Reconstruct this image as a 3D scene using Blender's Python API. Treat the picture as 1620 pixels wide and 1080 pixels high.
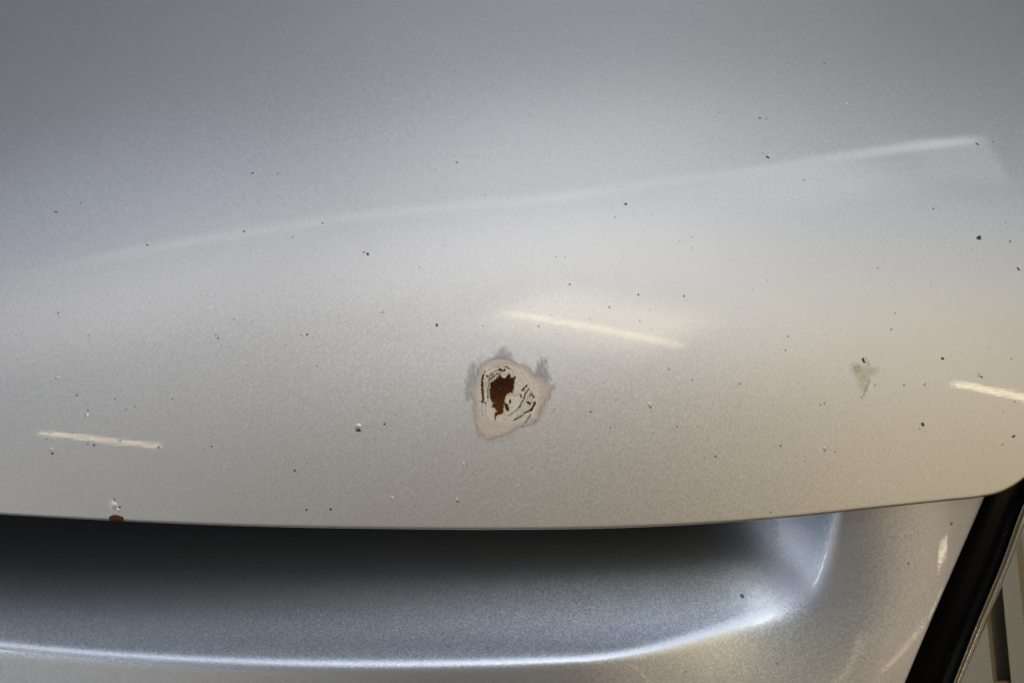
import bpy, math, random
import numpy as np
from mathutils import Vector, Matrix

random.seed(7)
rng = np.random.default_rng(7)
scene = bpy.context.scene
for _o in list(bpy.data.objects):
    bpy.data.objects.remove(_o)

# ------------------------------------------------------------------ camera
PITCH, DIST, FPX = math.radians(40.0), 0.62, 2232.0       # looking down on the bonnet's leading edge
FW = np.array([0.0, math.cos(PITCH), -math.sin(PITCH)])
RT = np.array([1.0, 0.0, 0.0])
UP = np.array([0.0, math.sin(PITCH), math.cos(PITCH)])
CAM = -FW * DIST
cam = bpy.data.cameras.new("camera")
cam.sensor_width = 36.0
cam.lens = 36.0 * FPX / 1620.0
cam.clip_start, cam.clip_end = 0.01, 100.0
cam.dof.use_dof = True
cam.dof.focus_distance = 0.625
cam.dof.aperture_fstop = 10.0
camo = bpy.data.objects.new("camera", cam)
camo.location = CAM.tolist()
camo.rotation_euler = (math.radians(90.0) - PITCH, 0.0, 0.0)
scene.collection.objects.link(camo)
scene.camera = camo

# ------------------------------------------------------------------ world: dim interior
world = bpy.data.worlds.new("World")
scene.world = world
world.use_nodes = True
bg = world.node_tree.nodes["Background"]
bg.inputs[0].default_value = (0.95, 0.97, 1.0, 1)
bg.inputs[1].default_value = 0.015

# ------------------------------------------------------------------ lamps of the workshop and added fill lights
def area_lamp(name, center, xdir, size, radiance, color, soft=None, aim=(0, 0, 0)):
    """rectangular lamp; xdir = its long axis; soft = (u0,u1,v0,v1) fraction of the diffuser that fades at each edge"""
    l = bpy.data.lights.new(name, 'AREA')
    l.shape = 'RECTANGLE'
    l.size, l.size_y = size
    l.energy = radiance * math.pi * size[0] * size[1]
    l.color = color
    o = bpy.data.objects.new(name, l)
    z = (Vector(center) - Vector(aim)).normalized()
    x = Vector(xdir); x = (x - z * x.dot(z)).normalized()
    y = z.cross(x)
    m = Matrix((x, y, z)).transposed().to_4x4()
    m.translation = Vector(center)
    o.matrix_world = m
    scene.collection.objects.link(o)
    if soft:
        l.use_nodes = True
        nt = l.node_tree
        em = nt.nodes["Emission"]
        g = nt.nodes.new("ShaderNodeNewGeometry")
        sp = nt.nodes.new("ShaderNodeSeparateXYZ")
        nt.links.new(g.outputs["Parametric"], sp.inputs[0])
        prod = None
        for k, (a, b) in enumerate(((soft[0], soft[1]), (soft[2], soft[3]))):
            for val, rev in ((a, False), (b, True)):
                if not val:
                    continue
                mr = nt.nodes.new("ShaderNodeMapRange")
                mr.interpolation_type = 'SMOOTHERSTEP'
                nt.links.new(sp.outputs[k], mr.inputs[0])
                mr.inputs[1].default_value, mr.inputs[2].default_value = (1.0, 1.0 - val) if rev else (0.0, val)
                mr.inputs[3].default_value, mr.inputs[4].default_value = 0.0, 1.0
                if prod is None:
                    prod = mr.outputs[0]
                else:
                    mu = nt.nodes.new("ShaderNodeMath"); mu.operation = 'MULTIPLY'
                    nt.links.new(prod, mu.inputs[0]); nt.links.new(mr.outputs[0], mu.inputs[1])
                    prod = mu.outputs[0]
        nt.links.new(prod, em.inputs["Strength"])
    return o

WARM = (1.0, 0.86, 0.62)
# added fill panels: broad overhead, cool from behind the car, warm in front right
def fill_panel(name, elev, side, size, radiance, color):
    """added soft fill panel 2.6 m away: elev measured over the top from the car's rear, side to the right"""
    e, d_ = math.radians(elev), math.radians(side)
    area_lamp(name, (2.6 * math.sin(d_), 2.6 * math.cos(d_) * math.cos(e), 2.6 * math.cos(d_) * math.sin(e)), (1, 0, 0), size, radiance, color, soft=(.5, .5, .5, .5))
PANELS = [   # name, elevation, side, size, radiance, colour
    ("fill_roof_front_middle", 107, 6, (2.3, 2.0), 1.477, (0.901, 0.923, 1.000)),
    ("fill_roof_front_right", 112, 32, (2.3, 2.0), 1.535, (1.000, 0.890, 0.631)),
    ("fill_roof_front_left", 112, -30, (2.3, 2.0), 0.390, (0.678, 0.805, 1.000)),
    ("fill_front_right", 138, 36, (2.3, 2.0), 1.559, (1.000, 0.755, 0.381)),
    ("fill_front_left", 138, -40, (2.3, 2.0), 0.196, (1.000, 0.961, 0.762)),
    ("fill_rear_low", 36, 2, (2.3, 2.0), 0.237, (0.618, 0.777, 1.000)),
    ("fill_rear_middle", 60, 2, (2.3, 2.0), 1.316, (0.922, 0.931, 1.000)),
    ("fill_rear_left", 60, -30, (2.3, 2.0), 0.780, (0.547, 0.680, 1.000)),
    ("fill_roof_middle", 86, 2, (2.3, 2.0), 2.185, (0.962, 0.972, 1.000)),
    ("fill_roof_right", 86, 32, (2.3, 2.0), 0.954, (0.658, 0.812, 1.000)),
    ("fill_roof_left", 86, -30, (2.3, 2.0), 1.432, (1.000, 0.970, 0.944)),
    ("fill_low_right", 172, 35, (4.0, 1.6), 0.780, (1.000, 0.679, 0.410)),
    ("fill_low_left", 172, -25, (2.6, 1.6), 0.765, (1.000, 0.847, 0.647)),
    ("fill_left_cool", 143, -60, (2.6, 2.0), 1.125, (0.92, 0.96, 1.0)),
]
for p_ in PANELS:
    fill_panel(*p_)
# long roof window whose edge shows as the slanting streak
area_lamp("roof_window", (0.915, 0.713, 2.3), (0.846, 0.533, 0), (1.2, 0.60), 1.5, (0.85, 0.92, 1.0), soft=(.6, 0.4, .7, 0.08), aim=(0.915, 0.713, 0))
area_lamp("roof_window_frame_tube", (0.97, 1.13, 2.27), (0.846, 0.533, 0), (1.50, 0.17), 2.5, (1.0, 0.96, 0.88), soft=(.7, .12, .5, .5), aim=(0.97, 1.14, 0))
area_lamp("roof_window_frame_mid_tube", (0.42, 0.85, 2.265), (0.60, 0.22, 0), (1.30, 0.18), 0.85, (1.0, 0.96, 0.88), soft=(.35, .35, .5, .5), aim=(0.46, 0.87, 0))
area_lamp("roof_window_end", (1.33, 1.10, 2.29), (1, 0.05, 0), (0.52, 0.75), 1.2, (0.85, 0.92, 1.0), soft=(.7, 0.04, .5, .12), aim=(1.33, 1.10, 0))
area_lamp("roof_window_frame_far_tube", (-0.65, 0.73, 2.26), (1, 0, 0), (2.3, 0.22), 0.95, (1.0, 0.96, 0.88), soft=(.3, .3, .5, .5), aim=(-.65, .74, 0))
# fluorescent tubes
area_lamp("tube_a", (0.335, -0.74, 2.3), (0.65, -0.50, 0), (0.82, 0.06), 3.8, (1.0, 0.80, 0.44), soft=(.1, .06, .2, .2))
area_lamp("tube_a_halo", (0.335, -0.66, 2.32), (0.65, -0.50, 0), (1.0, 0.75), 3.4, (1.0, 0.85, 0.55), soft=(.3, .3, .5, .5))  # added wide lamp; stands in for yellow scatter in the scratched clear coat
area_lamp("tube_b", (-1.275, -1.415, 2.3), (0.45, -0.39, 0), (0.60, 0.024), 12.0, (1.0, 0.76, 0.44), soft=(.08, .08, .15, .15))
area_lamp("tube_c", (2.15, -1.63, 2.3), (0.38, -0.16, 0), (0.65, 0.055), 11.0, (1.0, 0.86, 0.56), soft=(.05, .05, .15, .15))

area_lamp("lip_line_lamp", (-1.55, -1.8, 1.0), (0.1, 0.1, 1), (1.2, 0.22), 6.5, (1.0, 0.98, 0.95), soft=(.2, .2, .2, .2))  # added lamp that draws the white line along the recess lip
# added low lamps that draw warm streaks on the bumper panel
area_lamp("streak_lamp_a", (1.87, -1.73, 0.185), (0.24, 0.22, -0.09), (0.24, 0.022), 20.0, (1.0, 0.86, 0.58), soft=(.3, .1, .3, .3))
area_lamp("streak_lamp_b", (1.85, -1.775, 0.10), (0.18, 0.17, -0.06), (0.24, 0.015), 14.0, (1.0, 0.84, 0.55), soft=(.2, .1, .3, .3))
area_lamp("streak_lamp_low", (1.47, -2.02, 0.26), (0.57, 0.33, -0.26), (0.70, 0.012), 12.0, (1.0, 0.84, 0.55), soft=(.3, .1, .3, .3))
area_lamp("streak_lamp_front", (0.85, -2.2, 0.72), (0.35, 0.03, -0.2), (0.45, 0.012), 6.0, (1.0, 0.84, 0.55), soft=(.1, .1, .2, .2))

# ------------------------------------------------------------------ exposure
scene.view_settings.view_transform = 'Standard'
scene.view_settings.look = 'None'
scene.view_settings.exposure = 0.04
scene.view_settings.gamma = 1.0
scene.render.engine = 'CYCLES'
scene.cycles.use_denoising = True
scene.cycles.max_bounces = 8
scene.cycles.sample_clamp_indirect = 4.0

# ------------------------------------------------------------------ surfaces of the car, in metres
def norm(v):
    return v / np.linalg.norm(v, axis=-1, keepdims=True)

def rays(px, py):
    px = np.asarray(px, float); py = np.asarray(py, float)
    return norm(FW + RT * ((px - 810) / FPX)[..., None] + UP * ((540 - py) / FPX)[..., None])

S0, S1, YC, WW, KX, BX = 1.43, 0.10, -0.01, 0.10, 0.55, 0.03
YS = 0.10                                  # the roll of the nose starts further back towards the headlamp
def hood_z(x, y):
    yc = YC + YS * x
    z = S1 * y + (S0 - S1) * 0.5 * (y - WW * np.log(np.cosh((y - yc) / WW)))
    z0 = (S0 - S1) * 0.5 * (-WW * np.log(np.cosh(YC / WW)))
    return z - z0 - 0.5 * KX * x * x - BX * x

def hood_n(x, y):
    th = np.tanh((y - YC - YS * x) / WW)
    sy = S1 + (S0 - S1) * 0.5 * (1 - th)
    sx = -KX * x - BX + (S0 - S1) * 0.5 * th * YS
    return norm(np.stack([-sx, -sy, np.ones_like(sy)], -1))

def trace(px, py, f, t0=0.2, t1=2.5, steps=240):
    """first crossing from f>0 to f<0 along each picture ray"""
    d = rays(px, py)
    ts = np.linspace(t0, t1, steps)
    lo = np.full(d.shape[:-1], t0); hi = np.full(d.shape[:-1], t1); done = np.zeros(d.shape[:-1], bool)
    for a, b in zip(ts[:-1], ts[1:]):
        neg = (f(CAM + d * b) < 0) & ~done
        lo = np.where(neg, a, lo); hi = np.where(neg, b, hi); done |= neg
    for _ in range(48):
        m = (lo + hi) / 2
        neg = f(CAM + d * m[..., None]) < 0
        hi = np.where(neg, m, hi); lo = np.where(neg, lo, m)
    return CAM + d * ((lo + hi) / 2)[..., None]

def f_hood(P):
    return P[..., 2] - hood_z(P[..., 0], P[..., 1])

def hood_hit(px, py):
    P = trace(px, py, f_hood)
    return P, hood_n(P[..., 0], P[..., 1])

def hermite(x, xs, ys):
    xs = np.asarray(xs, float); ys = np.asarray(ys, float); x = np.asarray(x, float)
    m = np.gradient(ys, xs)
    i = np.clip(np.searchsorted(xs, x) - 1, 0, len(xs) - 2)
    h = xs[i + 1] - xs[i]; t = (x - xs[i]) / h
    return ((2*t**3 - 3*t**2 + 1) * ys[i] + (t**3 - 2*t**2 + t) * h * m[i]
            + (-2*t**3 + 3*t**2) * ys[i + 1] + (t**3 - t**2) * h * m[i + 1])

EDGE_X = [-700, -300, 0, 200, 400, 600, 800, 1000, 1200, 1400, 1500, 1550, 1580, 1605, 1630, 1670, 1730, 1800, 1900, 2000]
EDGE_Y = [752, 790, 811.5, 822.5, 830.5, 834.5, 836, 832.5, 821, 801, 790.5, 785, 778.5, 766, 747, 710, 640, 545, 385, 190]
def edge_py(px):
    return hermite(px, EDGE_X, EDGE_Y)

# ------------------------------------------------------------------ node helpers / materials
def new_mat(name):
    m = bpy.data.materials.new(name)
    m.use_nodes = True
    nt = m.node_tree
    return m, nt, nt.nodes["Principled BSDF"]

def nd(nt, typ, **kw):
    n = nt.nodes.new(typ)
    for k, v in kw.items():
        setattr(n, k, v)
    return n

def tex_coord(nt, scale=(1, 1, 1)):
    tc = nd(nt, "ShaderNodeTexCoord")
    mp = nd(nt, "ShaderNodeMapping")
    mp.inputs["Scale"].default_value = scale
    nt.links.new(tc.outputs["Object"], mp.inputs[0])
    return mp.outputs[0]

def silver_paint(name, tint=(0.60, 0.605, 0.615), flake=1.0, metal=0.95, rough=0.54):
    m, nt, b = new_mat(name)
    L = nt.links
    co = tex_coord(nt)
    # aluminium flakes
    vor = nd(nt, "ShaderNodeTexVoronoi"); vor.inputs["Scale"].default_value = 2100.0
    L.new(co, vor.inputs["Vector"])
    vor2 = nd(nt, "ShaderNodeTexVoronoi"); vor2.inputs["Scale"].default_value = 900.0
    L.new(co, vor2.inputs["Vector"])
    sub = nd(nt, "ShaderNodeVectorMath", operation='SUBTRACT'); sub.inputs[1].default_value = (0.5, 0.5, 0.5)
    L.new(vor.outputs["Color"], sub.inputs[0])
    sub2 = nd(nt, "ShaderNodeVectorMath", operation='SUBTRACT'); sub2.inputs[1].default_value = (0.5, 0.5, 0.5)
    L.new(vor2.outputs["Color"], sub2.inputs[0])
    ad0 = nd(nt, "ShaderNodeVectorMath", operation='SCALE'); ad0.inputs["Scale"].default_value = 0.075 * flake
    L.new(sub.outputs[0], ad0.inputs[0])
    ad1 = nd(nt, "ShaderNodeVectorMath", operation='SCALE'); ad1.inputs["Scale"].default_value = 0.012 * flake
    L.new(sub2.outputs[0], ad1.inputs[0])
    ad = nd(nt, "ShaderNodeVectorMath", operation='ADD'); L.new(ad0.outputs[0], ad.inputs[0]); L.new(ad1.outputs[0], ad.inputs[1])
    geo = nd(nt, "ShaderNodeNewGeometry")
    ad2 = nd(nt, "ShaderNodeVectorMath", operation='ADD'); L.new(geo.outputs["Normal"], ad2.inputs[0]); L.new(ad.outputs[0], ad2.inputs[1])
    nn = nd(nt, "ShaderNodeVectorMath", operation='NORMALIZE'); L.new(ad2.outputs[0], nn.inputs[0])
    L.new(nn.outputs[0], b.inputs["Normal"])
    sx = nd(nt, "ShaderNodeSeparateXYZ"); L.new(vor.outputs["Color"], sx.inputs[0])
    mr = nd(nt, "ShaderNodeMapRange"); L.new(sx.outputs[0], mr.inputs[0])
    mr.inputs[3].default_value, mr.inputs[4].default_value = 1 - 0.05 * flake, 1 + 0.05 * flake
    # cloudy dust film, very faint
    dn = nd(nt, "ShaderNodeTexNoise"); dn.inputs["Scale"].default_value = 14.0; dn.inputs["Detail"].default_value = 6.0
    L.new(co, dn.inputs["Vector"])
    dmr = nd(nt, "ShaderNodeMapRange"); L.new(dn.outputs["Fac"], dmr.inputs[0])
    dmr.inputs[3].default_value, dmr.inputs[4].default_value = 0.96, 1.04
    mul = nd(nt, "ShaderNodeMath", operation='MULTIPLY'); L.new(mr.outputs[0], mul.inputs[0]); L.new(dmr.outputs[0], mul.inputs[1])
    col = nd(nt, "ShaderNodeVectorMath", operation='SCALE'); col.inputs[0].default_value = tint
    L.new(mul.outputs[0], col.inputs["Scale"])
    L.new(col.outputs[0], b.inputs["Base Color"])
    b.inputs["Metallic"].default_value = metal
    b.inputs["Roughness"].default_value = rough
    # clear coat with orange peel and wiping scratches that run across the car
    b.inputs["Coat Weight"].default_value = 1.0
    b.inputs["Coat Roughness"].default_value = 0.008
    b.inputs["Coat IOR"].default_value = 1.5
    pe = nd(nt, "ShaderNodeTexNoise"); pe.inputs["Scale"].default_value = 420.0; pe.inputs["Detail"].default_value = 2.0
    L.new(co, pe.inputs["Vector"])
    sc = nd(nt, "ShaderNodeTexNoise"); sc.inputs["Scale"].default_value = 1.0; sc.inputs["Detail"].default_value = 4.0
    L.new(tex_coord(nt, (60, 1300, 1300)), sc.inputs["Vector"])
    b1 = nd(nt, "ShaderNodeBump"); b1.inputs["Strength"].default_value = 0.014; b1.inputs["Distance"].default_value = 0.0004
    L.new(pe.outputs["Fac"], b1.inputs["Height"])
    b2 = nd(nt, "ShaderNodeBump"); b2.inputs["Strength"].default_value = 0.020; b2.inputs["Distance"].default_value = 0.0003
    L.new(sc.outputs["Fac"], b2.inputs["Height"]); L.new(b1.outputs[0], b2.inputs["Normal"])
    L.new(b2.outputs[0], b.inputs["Coat Normal"])
    return m

PAINT = silver_paint("silver_metallic_paint")
PAINT_B = silver_paint("bumper_silver_paint", (0.62, 0.70, 0.84), 1.3, 0.97, 0.44)   # coarser flakes on the plastic panel; cool skylight put into its bluer tint

def plain(name, color, rough=0.5, metallic=0.0, coat=0.0, bump=None, spec=0.5):
    m, nt, b = new_mat(name)
    co = tex_coord(nt)
    n = nd(nt, "ShaderNodeTexNoise"); n.inputs["Scale"].default_value = bump[0] if bump else 300.0
    n.inputs["Detail"].default_value = 5.0
    nt.links.new(co, n.inputs["Vector"])
    mr = nd(nt, "ShaderNodeMapRange"); nt.links.new(n.outputs["Fac"], mr.inputs[0])
    mr.inputs[3].default_value, mr.inputs[4].default_value = 0.85, 1.15
    v = nd(nt, "ShaderNodeVectorMath", operation='SCALE'); v.inputs[0].default_value = color
    nt.links.new(mr.outputs[0], v.inputs["Scale"]); nt.links.new(v.outputs[0], b.inputs["Base Color"])
    b.inputs["Roughness"].default_value = rough
    b.inputs["Metallic"].default_value = metallic
    b.inputs["Coat Weight"].default_value = coat
    b.inputs["Specular IOR Level"].default_value = spec
    if bump:
        bp = nd(nt, "ShaderNodeBump"); bp.inputs["Strength"].default_value = bump[1]; bp.inputs["Distance"].default_value = bump[2]
        nt.links.new(n.outputs["Fac"], bp.inputs["Height"]); nt.links.new(bp.outputs[0], b.inputs["Normal"])
    return m

BLACK_TRIM = plain("black_gloss_trim", (0.003, 0.003, 0.0035), 0.28, spec=0.10)
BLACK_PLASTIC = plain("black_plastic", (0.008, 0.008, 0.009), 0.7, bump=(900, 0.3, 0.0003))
CHIP_DARK = plain("bare_chip", (0.06, 0.058, 0.06), 0.8)
CHIP_GREY = plain("chip_undercoat", (0.20, 0.20, 0.21), 0.8)
CHIP_PALE = plain("chip_shallow", (0.30, 0.30, 0.31), 0.7)
EDGE_RUST = plain("edge_rust", (0.085, 0.024, 0.007), 0.9, bump=(1500, 0.6, 0.0004))
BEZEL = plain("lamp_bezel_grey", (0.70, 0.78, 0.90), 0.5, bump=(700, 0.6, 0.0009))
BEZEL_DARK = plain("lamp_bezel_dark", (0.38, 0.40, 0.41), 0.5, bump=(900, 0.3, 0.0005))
BEZEL_WARM = plain("lamp_bezel_warm", (0.55, 0.48, 0.37), 0.45)

def attr_mat(name, rough, bump=None, sheen_spec=0.3, metallic=0.0):
    """colour and coverage come from the 'stain' attribute (its own shape of wear)"""
    m, nt, b = new_mat(name)
    a = nd(nt, "ShaderNodeAttribute", attribute_name="stain")
    nt.links.new(a.outputs["Color"], b.inputs["Base Color"])
    nt.links.new(a.outputs["Alpha"], b.inputs["Alpha"])
    b.inputs["Roughness"].default_value = rough
    b.inputs["Metallic"].default_value = metallic
    b.inputs["Specular IOR Level"].default_value = sheen_spec
    if bump:
        n = nd(nt, "ShaderNodeTexNoise"); n.inputs["Scale"].default_value = bump[0]; n.inputs["Detail"].default_value = 4.0
        nt.links.new(tex_coord(nt), n.inputs["Vector"])
        bp = nd(nt, "ShaderNodeBump"); bp.inputs["Strength"].default_value = bump[1]; bp.inputs["Distance"].default_value = bump[2]
        nt.links.new(n.outputs["Fac"], bp.inputs["Height"]); nt.links.new(bp.outputs[0], b.inputs["Normal"])
    return m

M_SMEAR = attr_mat("sanded_base_coat", 0.55, metallic=0.35)
M_PRIMER = attr_mat("bare_primer", 0.75, (1500, 0.15, 0.0003))
M_RUST = attr_mat("rust", 0.85, (1300, 0.7, 0.0006), 0.2)

# ------------------------------------------------------------------ mesh helpers
def mesh_obj(name, verts, faces, mat, parent=None, smooth=True, stain=None):
    me = bpy.data.meshes.new(name)
    me.from_pydata([tuple(v) for v in np.asarray(verts, float).reshape(-1, 3)], [], [tuple(f) for f in faces])
    me.update()
    if smooth:
        me.polygons.foreach_set("use_smooth", [True] * len(me.polygons))
    me.materials.append(mat)
    if stain is not None:
        at = me.color_attributes.new("stain", 'FLOAT_COLOR', 'POINT')
        at.data.foreach_set("color", np.asarray(stain, np.float32).ravel())
    o = bpy.data.objects.new(name, me)
    scene.collection.objects.link(o)
    o.parent = parent
    return o

def grid_faces(r, c, flip=False):
    i = np.arange(r - 1)[:, None] * c + np.arange(c - 1)[None, :]
    q = np.stack([i, i + 1, i + c + 1, i + c], -1).reshape(-1, 4)
    return (q[:, ::-1] if flip else q).tolist()

def grid_obj(name, P, mat, parent, flip=False):
    r, c = P.shape[:2]
    return mesh_obj(name, P.reshape(-1, 3), grid_faces(r, c, flip), mat, parent)

# ------------------------------------------------------------------ the car
car = bpy.data.objects.new("car", None)
scene.collection.objects.link(car)
car["label"] = "silver car front with rusty stone chip on its bonnet above the bumper and headlamp"
car["category"] = "car"

# bonnet: columns along the leading edge, rows from the folded hem back over the panel
NC = 560
epx = np.linspace(-650, 1960, NC)
E, EN = hood_hit(epx, edge_py(epx) - 3.0)
et = norm(np.gradient(E, axis=0))
tout = np.cross(et, EN); tout = norm(tout)
tout = np.where((tout[:, 1] > 0)[:, None], -tout, tout)          # outward = towards the front
rows = []
HR = 0.0013
back = 0.020
rows.append(E - EN * (2 * HR) - tout * back)
for a in np.linspace(180, 0, 13):
    a = math.radians(a)
    rows.append(E - EN * HR + HR * (EN * math.cos(a) + tout * math.sin(a)))
tt = np.linspace(0, 1, 190)[1:] ** 1.35
for t in tt:
    # head back over the panel: straight in y, fanned so that columns stay apart
    x = E[:, 0] + 0 * t
    y = E[:, 1] + t * 0.62
    rows.append(np.stack([x, y, hood_z(x, y)], -1))
H = np.array(rows)
hood = grid_obj("hood", H, PAINT, car)
hood["label"] = "silver bonnet with chips, a sanded primer patch and rust"

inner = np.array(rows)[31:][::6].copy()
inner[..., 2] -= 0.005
grid_obj("hood_shade_panel", inner, BLACK_PLASTIC, car)  # added unseen black panel; darkens the reflections in the recess below

# ------------------------------------------------------------------ front panel below the bonnet: ledge, lip and face
def sstep(a, b_, x):
    t = np.clip((x - a) / (b_ - a), 0, 1)
    return t * t * (3 - 2 * t)
def smax(a, b, k):
    h = np.maximum(k - np.abs(a - b), 0) / k
    return np.maximum(a, b) + h * h * h * k / 6.0
def smin(a, b, k):
    return -smax(-a, -b, k)

A0, _n0 = hood_hit(np.array([1500.0]), np.array([789.0])); A0 = A0[0] - _n0[0] * 0.004
NF = norm(np.array([0.15, -0.84, 0.52]))
CORNER = np.array([9.0, 9.0, 9.0])
def f_front(P, off=0.0):
    q = P - A0
    h = np.maximum(0.092 - np.sqrt(((P - CORNER) ** 2).sum(-1) + 1e-6), 0)       # face dips towards the recess corner
    return (q * NF).sum(-1) + 0.30 * q[..., 0] ** 2 + 3.0 * h * h + 1.8 * np.maximum(q[..., 0] + 0.035, 0) ** 2 - off

def front_pt(px, py, off=0.0):
    return trace(px, py, lambda P: f_front(P, off))

CORNER = front_pt(np.array([1190.0]), np.array([885.0]))[0]
LIP = front_pt(np.array([700.0]), np.array([1052.0]))[0]
NL = norm(np.array([0.0, 0.0, 1.0]))
SB = front_pt(np.array([1312.0]), np.array([900.0]))[0]
NS = norm(np.array([-0.71, -0.57, 0.38]))
def f_panel(P):
    led = ((P - LIP) * NL).sum(-1)
    u = np.clip(P[..., 1] - LIP[1] - 0.010, 0, 0.072)                      # the ledge dishes up towards the rear, then levels out
    led = led - (1.2 + 6.0 * sstep(-0.32, 0.04, P[..., 0])) * u * u * (1 - u / 0.108)
    sid = ((P - SB) * NS).sum(-1)
    cut = smin(led, sid, 0.040)
    k = 0.0042
    return smax(f_front(P), cut, k)

B0_Y = [700, 787, 891, 995, 1080, 1300, 1500]
B0_X = [1592, 1555.5, 1511, 1466.5, 1431, 1340, 1258]
B1_X = [1668, 1622, 1583, 1540, 1507, 1420, 1340]
B2_X = [1684, 1639, 1599, 1556, 1521, 1434, 1354]
def bx(tab, py):
    return hermite(py, B0_Y, tab)

R_, C_ = 150, 430
uu = np.linspace(0, 1, C_)
PXg = np.zeros((R_, C_)); PYg = np.zeros((R_, C_))
vv = np.linspace(0, 1, R_)
for i, v in enumerate(vv):
    xr = float(bx(B0_X, 781.0 + v * (1420 - 781.0)))
    px = -620 + (xr + 620) * uu
    top = edge_py(px) - 6.0 - 130.0 * (1 - np.clip((px - 850) / 350.0, 0, 1)) ** 2
    # last column must agree with the boundary curve
    top = np.where(px > 1500, np.minimum(top, edge_py(px) - 6.0), top)
    PXg[i] = px
    PYg[i] = top + v * (1420 - top)
PYg[:, -1] = 781.0 + vv * (1420 - 781.0)
P = trace(PXg, PYg, f_panel)
# fold the right-hand border back into the lamp gap
bn = np.cross(np.gradient(P[:, -1], axis=0), P[:, -1] - P[:, -2]); bn = norm(bn)
bn = np.where((bn[:, 1] > 0)[:, None], -bn, bn)
bt = norm(P[:, -1] - P[:, -2])
cols = [P]
r = 0.0012
for a in np.linspace(0, 110, 8)[1:]:
    a = math.radians(a)
    cols.append((P[:, -1] - bn * r + r * (bn * math.cos(a) + bt * math.sin(a)))[:, None])
cols.append((P[:, -1] - bn * 0.018 + bt * r * 0.6)[:, None])
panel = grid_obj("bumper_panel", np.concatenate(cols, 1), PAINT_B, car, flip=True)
panel["label"] = "silver front panel with recessed ledge under the bonnet edge"

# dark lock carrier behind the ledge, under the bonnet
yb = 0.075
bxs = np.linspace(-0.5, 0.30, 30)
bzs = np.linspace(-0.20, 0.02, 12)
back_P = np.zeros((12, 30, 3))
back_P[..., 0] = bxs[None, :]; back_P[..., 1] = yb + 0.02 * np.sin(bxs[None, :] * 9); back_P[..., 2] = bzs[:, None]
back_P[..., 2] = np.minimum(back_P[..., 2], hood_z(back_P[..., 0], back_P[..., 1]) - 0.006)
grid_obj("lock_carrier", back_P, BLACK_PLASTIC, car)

# ------------------------------------------------------------------ black gap trim beside the headlamp
pys = np.linspace(715, 1450, 80)
x0, x1, x2 = bx(B0_X, pys), bx(B1_X, pys), bx(B2_X, pys)
prof = [(-0.12, -0.020), (0.02, -0.017), (0.18, -0.0150), (0.38, -0.0135), (0.58, -0.0120), (0.70, -0.0110), (0.80, -0.0097), (0.88, -0.0084), (0.95, -0.0072), (1.02, -0.0075), (1.06, -0.012)]
G = np.stack([front_pt(x0 + (x1 - x0) * s, pys, o) for s, o in prof], 1)
grid_obj("gap_trim", G, BLACK_TRIM, car, flip=True)

# ------------------------------------------------------------------ headlamp: clear cover with thick rim, grey inside
lamp = bpy.data.objects.new("headlamp", None)
lamp.location = front_pt(np.array([1640.0]), np.array([1050.0]))[0].tolist()
scene.collection.objects.link(lamp)
lamp.parent = car
def to_lamp(o):
    o.parent = lamp
    o.matrix_parent_inverse = Matrix.Translation(-Vector(lamp.location))
    return o

m, nt, b = new_mat("lamp_rim_plastic")
b.inputs["Base Color"].default_value = (0.50, 0.46, 0.38, 1); b.inputs["Roughness"].default_value = 0.09; b.inputs["Metallic"].default_value = 0.8
b.inputs["Transmission Weight"].default_value = 0.0; b.inputs["IOR"].default_value = 1.5; b.inputs["Coat Weight"].default_value = 1.0
n_ = nd(nt, "ShaderNodeTexNoise"); n_.inputs["Scale"].default_value = 500; nt.links.new(tex_coord(nt), n_.inputs["Vector"])
bp_ = nd(nt, "ShaderNodeBump"); bp_.inputs["Strength"].default_value = 0.1; bp_.inputs["Distance"].default_value = 0.0004
nt.links.new(n_.outputs["Fac"], bp_.inputs["Height"]); nt.links.new(bp_.outputs[0], b.inputs["Normal"])
RIM = m
m, nt, b = new_mat("lamp_clear_cover")
out = nt.nodes["Material Output"]
nt.nodes.remove(b)
tr = nd(nt, "ShaderNodeBsdfTransparent"); tr.inputs[0].default_value = (0.93, 0.93, 0.91, 1)
gl = nd(nt, "ShaderNodeBsdfGlossy"); gl.inputs["Roughness"].default_value = 0.03
fr = nd(nt, "ShaderNodeFresnel"); fr.inputs[0].default_value = 1.45
mx = nd(nt, "ShaderNodeMixShader")
nt.links.new(fr.outputs[0], mx.inputs[0]); nt.links.new(tr.outputs[0], mx.inputs[1]); nt.links.new(gl.outputs[0], mx.inputs[2])
nt.links.new(mx.outputs[0], out.inputs[0])
COVER = m

rp = [(-0.02, -0.012), (0.0, -0.0050), (0.03, -0.0034), (0.07, -0.0024), (0.12, -0.0018), (0.18, -0.0016), (0.24, -0.0018), (0.32, -0.0023), (0.42, -0.0026), (0.58, -0.0027), (0.72, -0.0025), (0.78, -0.0021), (0.83, -0.0020), (0.88, -0.0023), (0.93, -0.0031), (0.98, -0.0046), (1.02, -0.008)]
Rg = np.stack([front_pt(x1 + (x2 - x1) * s, pys, o) for s, o in rp], 1)
to_lamp(grid_obj("rim", Rg, RIM, None, flip=True))
ls = np.linspace(0, 1, 26)
Lg = np.stack([front_pt(x2 - 2 + 330 * s, pys, -0.0040 - 0.010 * s * s) for s in ls], 1)
to_lamp(grid_obj("lens_cover", Lg, COVER, None, flip=True))

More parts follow.
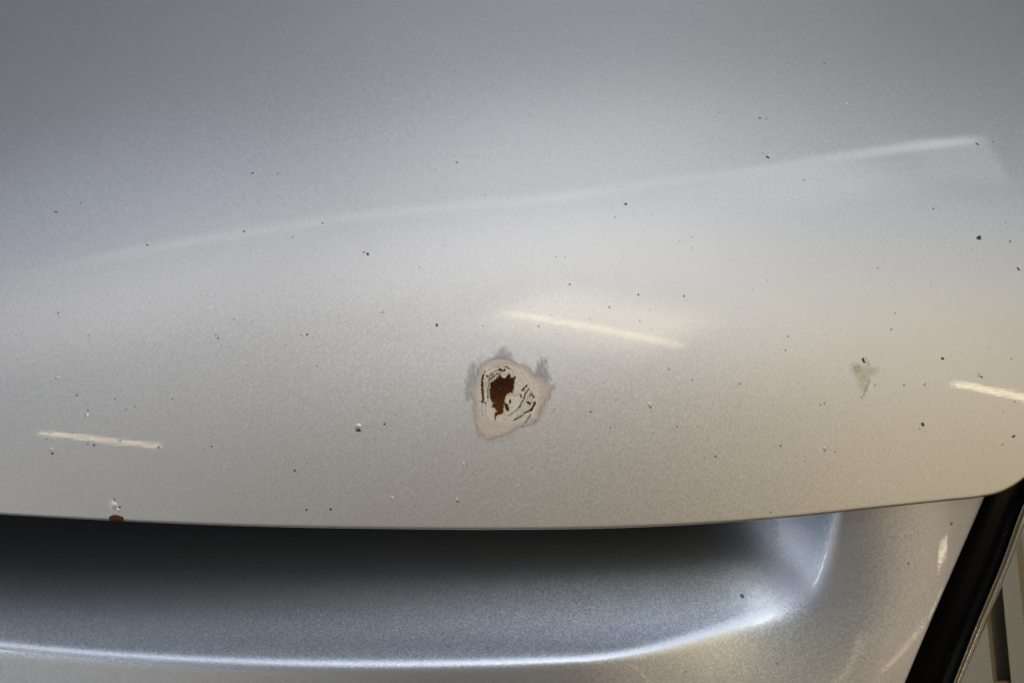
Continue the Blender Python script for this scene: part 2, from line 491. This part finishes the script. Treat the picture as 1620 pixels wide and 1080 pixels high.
def strip(name, xa, xb, da, db, mat, y0=740.0, y1=1450.0, n=40, m_=8):
    """part of the lamp's inside between two lines; x given at y 900 and 1080, depth behind the cover at each side"""
    y = np.linspace(y0, y1, n)
    fx = lambda q: q[0] + (q[1] - q[0]) * (y - 900) / 180.0
    ss = np.linspace(0, 1, m_)
    lean = np.minimum((y - 1000.0) * 0.00009, 0.010)       # the inside faces upwards
    g = np.stack([front_pt(fx(xa) + (fx(xb) - fx(xa)) * s, y, da + (db - da) * s + lean) for s in ss], 1)
    return to_lamp(grid_obj(name, g, mat, None, flip=True))

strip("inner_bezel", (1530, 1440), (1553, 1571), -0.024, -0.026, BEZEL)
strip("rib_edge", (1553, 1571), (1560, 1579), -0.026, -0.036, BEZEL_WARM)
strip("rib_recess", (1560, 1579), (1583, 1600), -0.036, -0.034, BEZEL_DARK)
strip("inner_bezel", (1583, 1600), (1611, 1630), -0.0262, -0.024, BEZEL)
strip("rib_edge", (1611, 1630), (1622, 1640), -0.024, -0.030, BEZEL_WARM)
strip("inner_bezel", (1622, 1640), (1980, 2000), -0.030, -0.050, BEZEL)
# shelf low down inside the lamp
sy = np.array([1077.0, 1079, 1084, 1110, 1160]); so = np.array([-0.024, -0.0215, -0.0205, -0.019, -0.0185])
sxs = np.linspace(1562, 1900, 20)
sg = np.stack([front_pt(sxs, np.full(20, y) - (sxs - 1562) * 0.06, o) for y, o in zip(sy, so)], 0)
to_lamp(grid_obj("shelf", sg, BEZEL_WARM, None, flip=True))

# ------------------------------------------------------------------ noise and outline fields for the wear marks
def vnoise(x, y, seed=0):
    xi = np.floor(x).astype(np.int64); yi = np.floor(y).astype(np.int64)
    fx = x - xi; fy = y - yi
    fx = fx * fx * (3 - 2 * fx); fy = fy * fy * (3 - 2 * fy)
    def hsh(a, b_):
        h = (a * 374761393 + b_ * 668265263 + seed * 1442695041) & 0xFFFFFFFF
        h = ((h ^ (h >> 13)) * 1274126177) & 0xFFFFFFFF
        return ((h ^ (h >> 16)) & 0xFFFF) / 65535.0
    return ((hsh(xi, yi) * (1 - fx) + hsh(xi + 1, yi) * fx) * (1 - fy) + (hsh(xi, yi + 1) * (1 - fx) + hsh(xi + 1, yi + 1) * fx) * fy)
def fbm(x, y, seed=0, o=3):
    s = 0; a = 0.5; t = 0
    for k in range(o):
        s = s + a * vnoise(x * 2 ** k, y * 2 ** k, seed + k * 17); t += a; a *= 0.5
    return s / t * 2 - 1

def seg_dist(X, Y, pts, closed=False):
    d = np.full(X.shape, 1e9)
    n = len(pts)
    for i in range(n if closed else n - 1):
        ax, ay = pts[i]; bx_, by = pts[(i + 1) % n]
        vx, vy = bx_ - ax, by - ay
        t = np.clip(((X - ax) * vx + (Y - ay) * vy) / (vx * vx + vy * vy + 1e-9), 0, 1)
        d = np.minimum(d, np.hypot(X - ax - t * vx, Y - ay - t * vy))
    return d
def inside(X, Y, pts):
    c = np.zeros(X.shape, bool); n = len(pts)
    for i in range(n):
        ax, ay = pts[i]; bx_, by = pts[(i + 1) % n]
        if ay == by:
            continue
        cr = ((ay > Y) != (by > Y)) & (X < (bx_ - ax) * (Y - ay) / (by - ay) + ax)
        c ^= cr
    return c
def sdf(X, Y, pts):
    d = seg_dist(X, Y, pts, True)
    return np.where(inside(X, Y, pts), d, -d)           # positive inside
def mixc(c, col, f):
    return c * (1 - f[..., None]) + np.array(col) * f[..., None]

def sheet(name, PX, PY, col, alpha, lift, mat, parent=hood, keep=0.01):
    """thin layer on the bonnet carrying its own colour and coverage"""
    r, c = PX.shape
    Ph, Nh = hood_hit(PX, PY)
    Vp = (Ph + Nh * (lift if np.ndim(lift) == 0 else lift[..., None])).reshape(-1, 3)
    q = np.array(grid_faces(r, c, True))
    am = alpha.ravel()
    q = q[(am[q].max(1) > keep)]
    used = np.unique(q)
    mp = np.full(r * c, -1); mp[used] = np.arange(len(used))
    st = np.concatenate([col.reshape(-1, 3), am[:, None]], 1)[used]
    return mesh_obj(name, Vp[used], mp[q].tolist(), mat, parent, True, st)

# ------------------------------------------------------------------ the sanded spot with primer and rust
ST = 0.4
gx, gy = np.meshgrid(np.arange(722, 886, ST), np.arange(540, 706, ST))
ZX, ZY = (gx - 680) * 5.4, (gy - 520) * 5.4             # drawing units of the outlines below
primer_o = [(500,240),(600,235),(700,255),(760,290),(830,320),(880,370),(940,395),(990,430),(1040,470),(1065,505),(1040,560),(1000,620),(965,690),(930,770),(870,825),(800,840),(740,870),(660,915),(560,940),(480,950),(420,910),(385,860),(370,790),(375,700),(365,620),(345,540),(350,490),(385,440),(400,380),(430,310),(470,260)]
filler_o = [(470,330),(560,280),(660,280),(760,330),(860,400),(930,470),(940,560),(915,650),(880,760),(800,800),(700,800),(600,790),(500,800),(440,740),(420,600),(420,450)]
rust_o = [(600,388),(622,420),(640,425),(672,380),(690,395),(695,420),(730,405),(722,450),(720,500),(705,540),(670,545),(650,575),(640,610),(655,630),(630,660),(630,720),(590,730),(560,745),(555,735),(570,700),(555,680),(530,670),(530,610),(515,580),(510,530),(520,490),(520,460),(550,445),(575,420)]
smears = [([(555,245),(565,205),(600,172),(640,150),(655,190),(705,200),(725,245),(640,270)], .62), ([(890,420),(905,345),(925,290),(960,245),(995,245),(1005,330),(1035,430),(1000,450),(940,420)], .75),
          ([(410,330),(365,290),(335,370),(310,450),(292,520),(325,610),(370,600),(360,500),(395,440)], .62), ([(1010,610),(1000,680),(950,760),(900,830),(860,830),(930,700)], .30),
          ([(425,260),(440,240),(445,300),(425,320)], .4), ([(790,300),(800,250),(808,300),(815,330)], .35), ([(395,880),(420,930),(520,970),(640,940),(740,890),(700,950),(520,990),(410,950)], .22)]
al = np.zeros(gx.shape)
streak = 0.5 + 0.5 * fbm((ZX - 0.08 * ZY + 10 * fbm(ZX / 60, ZY / 60, 6)) / 8.0, ZY / 70.0, 5, 4)
for pts, w in smears:
    al = np.maximum(al, w * 0.9 * sstep(-22, 30, sdf(ZX, ZY, pts) + 34 * (streak - 0.5) + 22 * fbm(ZX / 30, ZY / 40, 8)) * (0.45 + 0.6 * streak))
al = np.clip(al * 0.8, 0, 0.9)
col = np.broadcast_to(np.array([0.33, 0.34, 0.38]), gx.shape + (3,)).copy()
sheet("sanded_ring", gx, gy, col, al, 0.00003, M_SMEAR)

dp = sdf(ZX, ZY, primer_o) + 20 * fbm(ZX / 45, ZY / 45, 11) + 8 * fbm(ZX / 9, ZY / 9, 12)
pa = sstep(-14, 26, dp) * (0.80 + 0.20 * sstep(10, 60, dp))
c = np.broadcast_to(np.array([0.62, 0.56, 0.515]), gx.shape + (3,)).copy()
df = sdf(ZX, ZY, filler_o) + 20 * fbm(ZX / 50, ZY / 50, 21)
c = mixc(c, (0.72, 0.675, 0.61), sstep(-30, 30, df))
c = c * (1 + 0.06 * fbm(ZX / 16, ZY / 16, 31))[..., None]
# ring marks of the sanding
cxr, cyr = 650.0, 560.0
rad = np.hypot((ZX - cxr) * 1.0, (ZY - cyr) * 0.95)
ring = np.sin(rad / 7.0 + 3 * fbm(ZX / 70, ZY / 70, 41)) * sstep(-10, 30, df)
c = c * (1 + 0.09 * ring * (0.3 + 0.7 * sstep(-0.2, 0.5, fbm(ZX / 35, ZY / 35, 43))))[..., None]
fine = np.sin(rad / 4.2 + 4.5 * fbm(ZX / 60, ZY / 60, 45))
fine_on = sstep(-0.15, 0.35, fbm(ZX / 34, ZY / 34, 47)) * sstep(-20, 30, df)
c = mixc(c, (0.42, 0.335, 0.25), 0.42 * sstep(0.45, 0.95, fine) * fine_on)
c = mixc(c, (0.80, 0.78, 0.74), 0.5 * sstep(0.45, 0.95, -fine) * fine_on)
relief = 0.00005 * fine * fine_on + 0.00010 * fbm(ZX / 38, ZY / 38, 49)
# brighter polish in the middle right
c = mixc(c, (0.76, 0.74, 0.72), 0.6 * sstep(45, 0, seg_dist(ZX, ZY, [(720, 620), (790, 560), (740, 680)])))
dots = vnoise(ZX / 7.0, ZY / 7.0, 51)
brk = 0.5 + 0.5 * fbm(ZX / 14.0, ZY / 14.0, 61)
# grey and brown thin lines: (points, half width, colour, strength, broken)
lines = [([(445,640),(447,690),(452,740)], 4, (.22,.22,.24), .7, .5), ([(470,360),(462,385),(455,400)], 6, (.2,.2,.21), .7, .3), ([(490,760),(500,800),(512,825)], 5, (.36,.37,.41), .5, .5),
         ([(530,330),(580,303),(640,293),(660,298)], 3, (.20,.18,.16), .6, .6), ([(480,278),(540,258),(620,252),(700,270),(742,295)], 2.5, (.33,.26,.2), .8, .2), ([(960,418),(985,450),(972,492)], 2.5, (.33,.27,.22), .45, .3),
         ([(560,330),(610,318),(660,322),(690,345)], 3, (.15,.12,.09), .7, .7), ([(700,350),(715,385)], 4, (.2,.18,.15), .6, .6), ([(660,560),(720,570),(775,560)], 10, (.42,.38,.35), .5, .4),
         ([(860,735),(828,785),(812,800)], 9, (.16,.18,.17), .75, .2), ([(795,828),(797,832)], 8, (.15,.17,.17), .8, .1), ([(880,560),(930,600),(945,660)], 3, (.36,.31,.27), .4, .4),
         ([(735,470),(760,440),(800,430)], 3, (.42,.36,.31), .4, .4), ([(480,640),(470,720),(480,770)], 6, (.4,.39,.4), .4, .5), ([(700,790),(780,760),(840,700)], 3, (.3,.26,.22), .4, .5)]
for pts, hw, cc, w, bk in lines:
    d = seg_dist(ZX + 4 * fbm(ZX / 20, ZY / 20, 71), ZY + 4 * fbm(ZX / 20, ZY / 20, 72), pts)
    f = w * sstep(hw + 2.5, hw - 1.5, d) * sstep(bk * 0.9 - 0.15, bk * 0.9 + 0.15, brk + 0.25)
    c = mixc(c, cc, f)
# rust coverage
dr = sdf(ZX, ZY, rust_o) + 15 * fbm(ZX / 13, ZY / 13, 81) + 6 * fbm(ZX / 5, ZY / 5, 82)
ra = sstep(-1.5, 2.0, dr)
rl = [([(456,402),(447,450),(450,520),(456,600),(452,622)], 8, .10), ([(470,630),(474,634)], 6, .2), ([(545,392),(510,440),(497,500),(491,560),(497,620)], 2.5, .5), ([(508,425),(530,388),(572,355),(618,338)], 2.5, .55), ([(520,440),(550,400),(590,375)], 2.5, .5),
      ([(595,348),(612,356),(628,362),(642,352)], 6, .15), ([(640,330),(655,325),(675,338)], 3, .5), ([(828,484),(806,506),(788,526)], 5, .2), ([(845,515),(815,562),(792,618),(765,665)], 3.5, .45), ([(765,665),(730,700),(690,735),(640,760)], 2.6, .5),
      ([(858,545),(872,560),(890,585)], 5, .5), ([(898,630),(885,660),(866,690),(850,700)], 8, .22), ([(850,700),(820,712),(780,745),(720,778)], 5, .5), ([(840,628),(850,634)], 9, .2), ([(683,612),(684,628)], 8, .2), ([(655,655),(662,688)], 14, .1),
      ([(776,560),(778,580)], 5, .3), ([(560,745),(556,775)], 3, .4), ([(835,600),(860,560)], 2.5, .5), ([(480,400),(492,405)], 4, .4), ([(575,430),(560,440)], 6, .2)]
for pts, hw, bk in rl:
    d = seg_dist(ZX + 5 * fbm(ZX / 13, ZY / 13, 91), ZY + 5 * fbm(ZX / 13, ZY / 13, 92), pts)
    f = sstep(hw + 3.0, hw - 1.0, d + 9 * (dots - .5)) * sstep(bk - 0.06, bk + 0.06, dots * 0.5 + brk * 0.5 + 0.1)
    ra = np.maximum(ra, f)
for _q in range(9):
    left = _q < 5
    a_ = np.radians(np.linspace(168 + 4 * _q, 262 - 3 * _q, 14)) if left else np.radians(np.linspace(-22 + 5 * (_q - 5), 80 - 4 * (_q - 5), 14))
    rx_ = (128 + 13 * _q) if left else (165 + 22 * (_q - 5)); ry_ = (178 + 15 * _q) if left else (172 + 20 * (_q - 5))
    pts = [(640 + rx_ * math.cos(t_) + (_q % 3) * 3, 560 + ry_ * math.sin(t_)) for t_ in a_]
    d = seg_dist(ZX + 7 * fbm(ZX / 17, ZY / 17, 171 + _q), ZY + 7 * fbm(ZX / 17, ZY / 17, 191 + _q), pts)
    f = 0.85 * sstep(3.2, 0.8, d + 5 * (dots - .5)) * sstep(0.42, 0.52, 0.45 * dots + 0.55 * (0.5 + 0.5 * fbm(ZX / 26, ZY / 26, 211 + _q)))
    ra = np.maximum(ra, f)
halo = sstep(-16, -1, dr) * (0.35 + 0.65 * brk)
c = mixc(c, (0.52, 0.38, 0.18), 0.6 * halo)
from_r = ra.copy()
for _k in range(6):   # yellow bleed round the finer marks
    from_r = (from_r + np.roll(from_r, 1, 0) + np.roll(from_r, -1, 0) + np.roll(from_r, 1, 1) + np.roll(from_r, -1, 1)) / 5
c = mixc(c, (0.44, 0.32, 0.16), np.clip(from_r * 0.6, 0, .6))
primer = sheet("primer_patch", gx, gy, c, pa, 0.00018 * sstep(-10, 40, dp) + 0.00004 + relief * sstep(0, 60, dp), M_PRIMER)
primer["label"] = "sanded cream primer patch round the rust"
rc = np.broadcast_to(np.array([0.046, 0.0125, 0.003]), gx.shape + (3,)).copy()
rc = mixc(rc, (0.075, 0.023, 0.004), sstep(-0.1, 0.5, fbm(ZX / 60, ZY / 60, 101)) * 0.8)
rc = mixc(rc, (0.105, 0.038, 0.005), sstep(120, 20, np.hypot(ZX - 590, ZY - 650)) * 0.75)
rc = mixc(rc, (0.02, 0.008, 0.003), sstep(70, 10, np.hypot(ZX - 600, ZY - 450)) * 0.6)
rc = rc * (1 + 0.35 * fbm(ZX / 12, ZY / 12, 111))[..., None]
rc = mixc(rc, (0.075, 0.030, 0.010), 0.75 * sstep(-3, -9, sdf(ZX, ZY, rust_o)))
rust = sheet("rust_spot", gx, gy, rc, ra, 0.00027 + relief * 0.9 + 0.00008 * fbm(ZX / 9, ZY / 9, 221) * ra, M_RUST)
rust["label"] = "dark brown rust in the middle of the primer patch"

# smaller touched-up chip to the right
gx2, gy2 = np.meshgrid(np.arange(1330, 1402, 0.5), np.arange(552, 645, 0.5))
QX, QY = (gx2 - 1240) * 3.857, (gy2 - 480) * 3.857
touch_o = [(415,365),(450,355),(480,375),(530,385),(575,395),(560,425),(520,450),(500,500),(485,540),(465,530),(455,480),(430,440),(410,400)]
d = sdf(QX, QY, touch_o) + 14 * fbm(QX / 18, QY / 18, 121)
a2 = 0.36 * sstep(-20, 26, d)
c2 = np.broadcast_to(np.array([0.80, 0.69, 0.46]), gx2.shape + (3,)).copy()
c2 = mixc(c2, (0.66, 0.54, 0.33), 0.6 * sstep(.1, .6, fbm(QX / 9, QY / 9, 131)))
g2 = 0.5 * sstep(14, 2, seg_dist(QX, QY, [(520,470),(500,530),(478,572)]) + 10 * fbm(QX / 10, QY / 25, 141)) + 0.35 * sstep(12, 2, seg_dist(QX, QY, [(505,335),(520,372)]) + 8 * fbm(QX / 6, QY / 20, 142))
g2 = np.clip(g2 * .6, 0, .4)
c2 = mixc(c2, (0.30, 0.31, 0.34), sstep(0, .3, g2))
f3 = sstep(8, 4, np.abs(np.hypot((QX - 449) * 1.0, QY - 400) - 15) + 5 * fbm(QX / 6, QY / 6, 151) + 2)
f3 = f3 * sstep(.35, .6, 0.5 + 0.5 * fbm(QX / 7, QY / 7, 161))
c2 = mixc(c2, (0.16, 0.14, 0.11), f3)
a2 = np.maximum(np.maximum(a2, g2), f3 * .6)
sheet("touch_up_spot", gx2, gy2, c2, a2, 0.00004, M_PRIMER)

# rust where the hem is chipped through on the left
rxs = np.linspace(172, 196, 26)
ip = np.interp(rxs, epx, np.arange(NC))
Er = np.stack([np.interp(rxs, epx, E[:, k]) for k in range(3)], -1)
Nr = np.stack([np.interp(rxs, epx, EN[:, k]) for k in range(3)], -1)
Tr = np.stack([np.interp(rxs, epx, tout[:, k]) for k in range(3)], -1)
prs = []
w_ = np.sin(np.linspace(0, math.pi, 26)) ** 0.35
for s in np.linspace(0, 1, 12):
    arc = -0.0013 + s * 0.0034                        # metres along the skin, over the fold
    arc = 0.0004 + (arc - 0.0004) * w_ * (1 + 0.15 * rng.normal(size=26) * (s in (0, 1)))
    rr = HR + 0.0001
    a = np.clip(arc / HR, 0, None)
    p = Er - Nr * HR + rr * (Nr * np.cos(a)[:, None] + Tr * np.sin(a)[:, None]) + Tr * np.minimum(arc, 0)[:, None]
    prs.append(p)
er = grid_obj("edge_rust_spot", np.array(prs), EDGE_RUST, hood, flip=True)

# ------------------------------------------------------------------ stone chips in the bonnet: x, y, size, stretch, turn
chips = [(58,227,2),(128,321,2.4),(89,335,4.2),(400,274,4),(439,275,2.4),(346,219,2.2),(355,223,1.8),(357,323,2.2),(446,322,2.2),(386,366,4),(463,375,3.2),(510,353,3),(233,388,3.4),(397,397,2),(576,399,3.4),(582,402,5),(620,406,1.8),(675,371,2.2),(703,388,2.2),(689,397,1.8),(663,423,2.2),(723,257,3.6),(718,247,2.2),(690,268,1.8),(720,113,2.2),(728,60,2.4),(489,52,2.2),(780,225,2),(767,308,2.2),(650,217,1.8),(284,337,1.8),(302,331,1.8),(62,429,2),(92,495,3),(93,502,2.4),(273,438,2.4),(236,479,2.2),(140,531,2.8),(185,536,2),(370,505,3),(399,509,2.2),(345,535,3.8),(341,531,2.2),(486,529,4.4),(477,530,2.6),(605,494,3),(648,481,2.2),(660,471,2.2),(691,514,5),(765,515,2.2),(25,529,2),
 (1304,101,3.2),(1202,187,4),(1213,188,2.2),(1138,178,2.4),(1210,222,2.2),(1215,249,5.5),(1207,243,2.4),(1320,197,3),(1276,212,1.8),(1272,285,3.6),(1546,228,5),(1571,224,2.8),(990,323,4.8),(957,301,2),(973,343,2.8),(1031,341,2.2),(869,244,2.2),(1270,346,2.4),(1305,351,2.2),(1477,330,3),(1496,293,2),(1549,376,8.5),(1598,382,3.6),(1539,395,2.2),(1611,425,5),(1591,352,2),(1542,353,1.8),(1389,424,3),(1472,451,2.4),(1394,365,2.2),(1416,495,2.8),(1410,521,3.4),(1095,375,2.6),(1075,381,2.2),(1134,352,2.2),(894,406,2.6),(880,406,2.6),(1095,392,2.2),(1010,466,3.4),(1082,468,3.4),(901,450,3.4),(964,486,3.4),(1028,490,2.2),(933,504,2.2),(852,516,3.2),(1012,507,2.6),(839,485,2.2),(872,498,2.2),(1247,532,3.2),(1308,498,2),(1191,458,1.8),(1214,443,2.2),(1167,489,2.2),
 (1491,567,5.2),(1243,554,3),(1308,528,2),(1600,568,3),(1460,671,6),(1455,678,3),(1603,690,5.2),(1586,703,3.2),(1553,596,4),(1548,591,2.4),(1430,609,3.2),(1384,609,2.8),(1304,638,3),(1298,640,2.6),(1321,714,2.6),(1263,604,2),(1587,652,2.2),(1606,635,2.6),(1565,550,1.8),(139,649,3.6),(149,704,4),(139,702,3),(83,717,4.6),(251,707,3.8),(335,706,3),(337,688,2.4),(333,692,2),(74,694,2.2),(190,697,2.8),(114,684,2.4),(186,680,2.2),(13,758,2.2),(181,789,3.8),(189,802,4.4),(213,643,2.8),(199,648,2.4),(255,720,2),
 (567,680,8),(608,671,4.4),(626,656,2.6),(442,667,2.4),(466,744,4.4),(465,732,2.4),(486,732,2.4),(485,806,4.2),(523,805,4.2),(551,814,2.4),(738,734,2.8),(724,793,3.4),(122,625,3.4),(182,631,3.2),(226,633,2.4),(273,631,3.2),(90,599,2.6),(130,573,2),(501,579,2.8),(451,547,2.2),(256,547,2),(878,647,3),(934,651,3.6),(965,676,2.8),(998,700,2.4),(918,708,2.4),(1029,644,4),(1058,584,3.4),(1095,601,2.8),(1170,607,3.4),(1164,613,2.2),(1071,675,2.8),(1051,731,2.4),(1132,722,3),(1114,724,2.6),(1235,705,3.4),(1219,810,3.4),(861,604,2.4)]
SHAPE = {(89,335):(1.9,-.3),(386,366):(1.9,.9),(567,680):(2.0,-.05),(1549,376):(1.5,1.0),(576,399):(1.2,.7),(582,402):(1.1,-1.2),(1215,249):(1.7,-.6),(691,514):(1.5,-1.2),(486,529):(1.7,1.1),(990,323):(1.4,-.5),(1202,187):(1.7,0),(1603,690):(1.7,.6),(1611,425):(1.8,-1.0),(1491,567):(1.4,-.7),(400,274):(1.5,-.3),(1366,570):(2.3,-1.2),(1546,228):(1.5,-.7)}
chips.append((1366, 570, 7.5))

def flake_mesh(name, px, py, size, f_hit, mat, parent, ndepth=12):
    """shallow crater: ragged outline sunk at the middle, sitting in the skin"""
    Pc, Nc = f_hit(np.array([px]), np.array([py])); Pc, Nc = Pc[0], Nc[0]
    stt, ang = SHAPE.get((px, py), (1.0 + 0.5 * random.random(), random.uniform(-1.5, 1.5)))
    mm = np.linalg.norm(Pc - CAM) / FPX
    ex = norm(np.cross(np.array([0, 1.0, 0]), Nc)); ey = np.cross(Nc, ex)
    rad0 = size * 0.5 * mm
    n = ndepth
    vs = [Pc + Nc * 0.00003]; 
    for k in range(n):
        a = 2 * math.pi * k / n
        rr = rad0 * (1 + 0.34 * rng.uniform(-1, 1))
        u, v = rr * math.sqrt(stt) * math.cos(a), rr / math.sqrt(stt) * math.sin(a)
        u, v = u * math.cos(ang) - v * math.sin(ang), u * math.sin(ang) + v * math.cos(ang)
        vs.append(Pc + ex * u + ey * v + Nc * 0.00005)
    fs = [(0, 1 + k, 1 + (k + 1) % n) for k in range(n)]
    return mesh_obj(name, vs, fs, mat, parent, False)

for x, y, s in chips:
    flake_mesh("stone_chip", x, y, s * 0.9, hood_hit, CHIP_DARK if (s >= 4.0 or random.random() < .2) else (CHIP_GREY if s > 2.5 else CHIP_PALE), hood)

# flattened paint round some chips: little raised blisters that catch the light
def blister(px, py, size, parent=hood, f_hit=hood_hit):
    Pc, Nc = f_hit(np.array([px]), np.array([py])); Pc, Nc = Pc[0], Nc[0]
    mm = np.linalg.norm(Pc - CAM) / FPX
    ex = norm(np.cross(np.array([0, 1.0, 0]), Nc)); ey = np.cross(Nc, ex)
    R0 = size * .5 * mm
    vs, n, mr_ = [], 14, 5
    amp = 0.19 * R0
    for i in range(mr_ + 1):
        q = i / mr_
        for k in range(n):
            a = 2 * math.pi * k / n
            rr = R0 * q * (1 + 0.2 * math.sin(2 * a + px) + 0.12 * math.sin(3 * a + py))
            vs.append(Pc + ex * rr * math.cos(a) + ey * rr * math.sin(a) + Nc * (amp * (1 - q * q) ** 2 + 0.00002 - 0.00004 * (q == 1)))
    fs = [(i * n + k, i * n + (k + 1) % n, (i + 1) * n + (k + 1) % n, (i + 1) * n + k) for i in range(mr_) for k in range(n)]
    return mesh_obj("paint_blister", vs, fs, PAINT, parent)
for x, y, s in [(137,657,8),(80,711,8),(179,799,16),(186,806,9),(566,674,11),(1305,710,8),(1462,607,6),(1028,640,8),(620,787,7),(1341,163,5),(1548,594,5),(133,742,4),(722,790,6),(1272,728,4),(90,598,8),(733,733,6)]:
    blister(x, y, s)

# chips in the front panel
def panel_hit(px, py):
    Pq = trace(px, py, f_panel)
    e = 1e-5
    g = np.stack([f_panel(Pq + np.eye(3)[k] * e) - f_panel(Pq - np.eye(3)[k] * e) for k in range(3)], -1)
    return Pq, norm(g)
SHAPE[(1174, 942)] = (1.7, -1.2)
for x, y, s in [(1174,942,6.5),(1437,891,4),(1230,1049,3),(1505,828,5),(905,1008,2),(1085,1062,3)]:
    flake_mesh("stone_chip", x, y, s, panel_hit, CHIP_GREY, panel)

# dust on the black trim and the lamp rim
vs, fs = [], []
dy_ = rng.uniform(770, 1080, 24); dk = rng.uniform(0.35, 1.0, 24)
dx_ = bx(B0_X, dy_) + (bx(B1_X, dy_) - bx(B0_X, dy_)) * dk
doff = np.interp(dk, [q[0] for q in prof], [q[1] for q in prof]) + 0.00025
for x_, y_, o_ in zip(dx_, dy_, doff):
    p = front_pt(np.array([x_]), np.array([y_]), o_)[0]
    R0 = rng.uniform(0.00006, 0.00018); b0 = len(vs)
    for k in range(6):
        a = k * math.pi / 3
        vs.append(p + (RT * math.cos(a) + UP * math.sin(a)) * R0 * rng.uniform(.5, 1.3))
    fs.append(tuple(range(b0, b0 + 6)))
trim_dust = mesh_obj("trim_dust", vs, fs, CHIP_GREY, bpy.data.objects["gap_trim"], False)
trim_dust["kind"] = "stuff"

# uncountable fine dirt specks
vs, fs = [], []
sx_ = rng.uniform(-60, 1640, 420); sy_ = rng.uniform(-40, 800, 420)
keepm = sy_ < edge_py(sx_) - 12
Ps, Ns = hood_hit(sx_[keepm], sy_[keepm])
for p, n_ in zip(Ps, Ns):
    ex = norm(np.cross(np.array([0, 1.0, 0]), n_)); ey = np.cross(n_, ex)
    R0 = rng.uniform(0.00012, 0.00026); b0 = len(vs)
    for k in range(6):
        a = k * math.pi / 3
        vs.append(p + n_ * 0.00004 + (ex * math.cos(a) + ey * math.sin(a)) * R0 * rng.uniform(.6, 1.3))
    fs.append(tuple(range(b0, b0 + 6)))
dirt = mesh_obj("dirt_specks", vs, fs, CHIP_PALE, hood, False)
dirt["kind"] = "stuff"
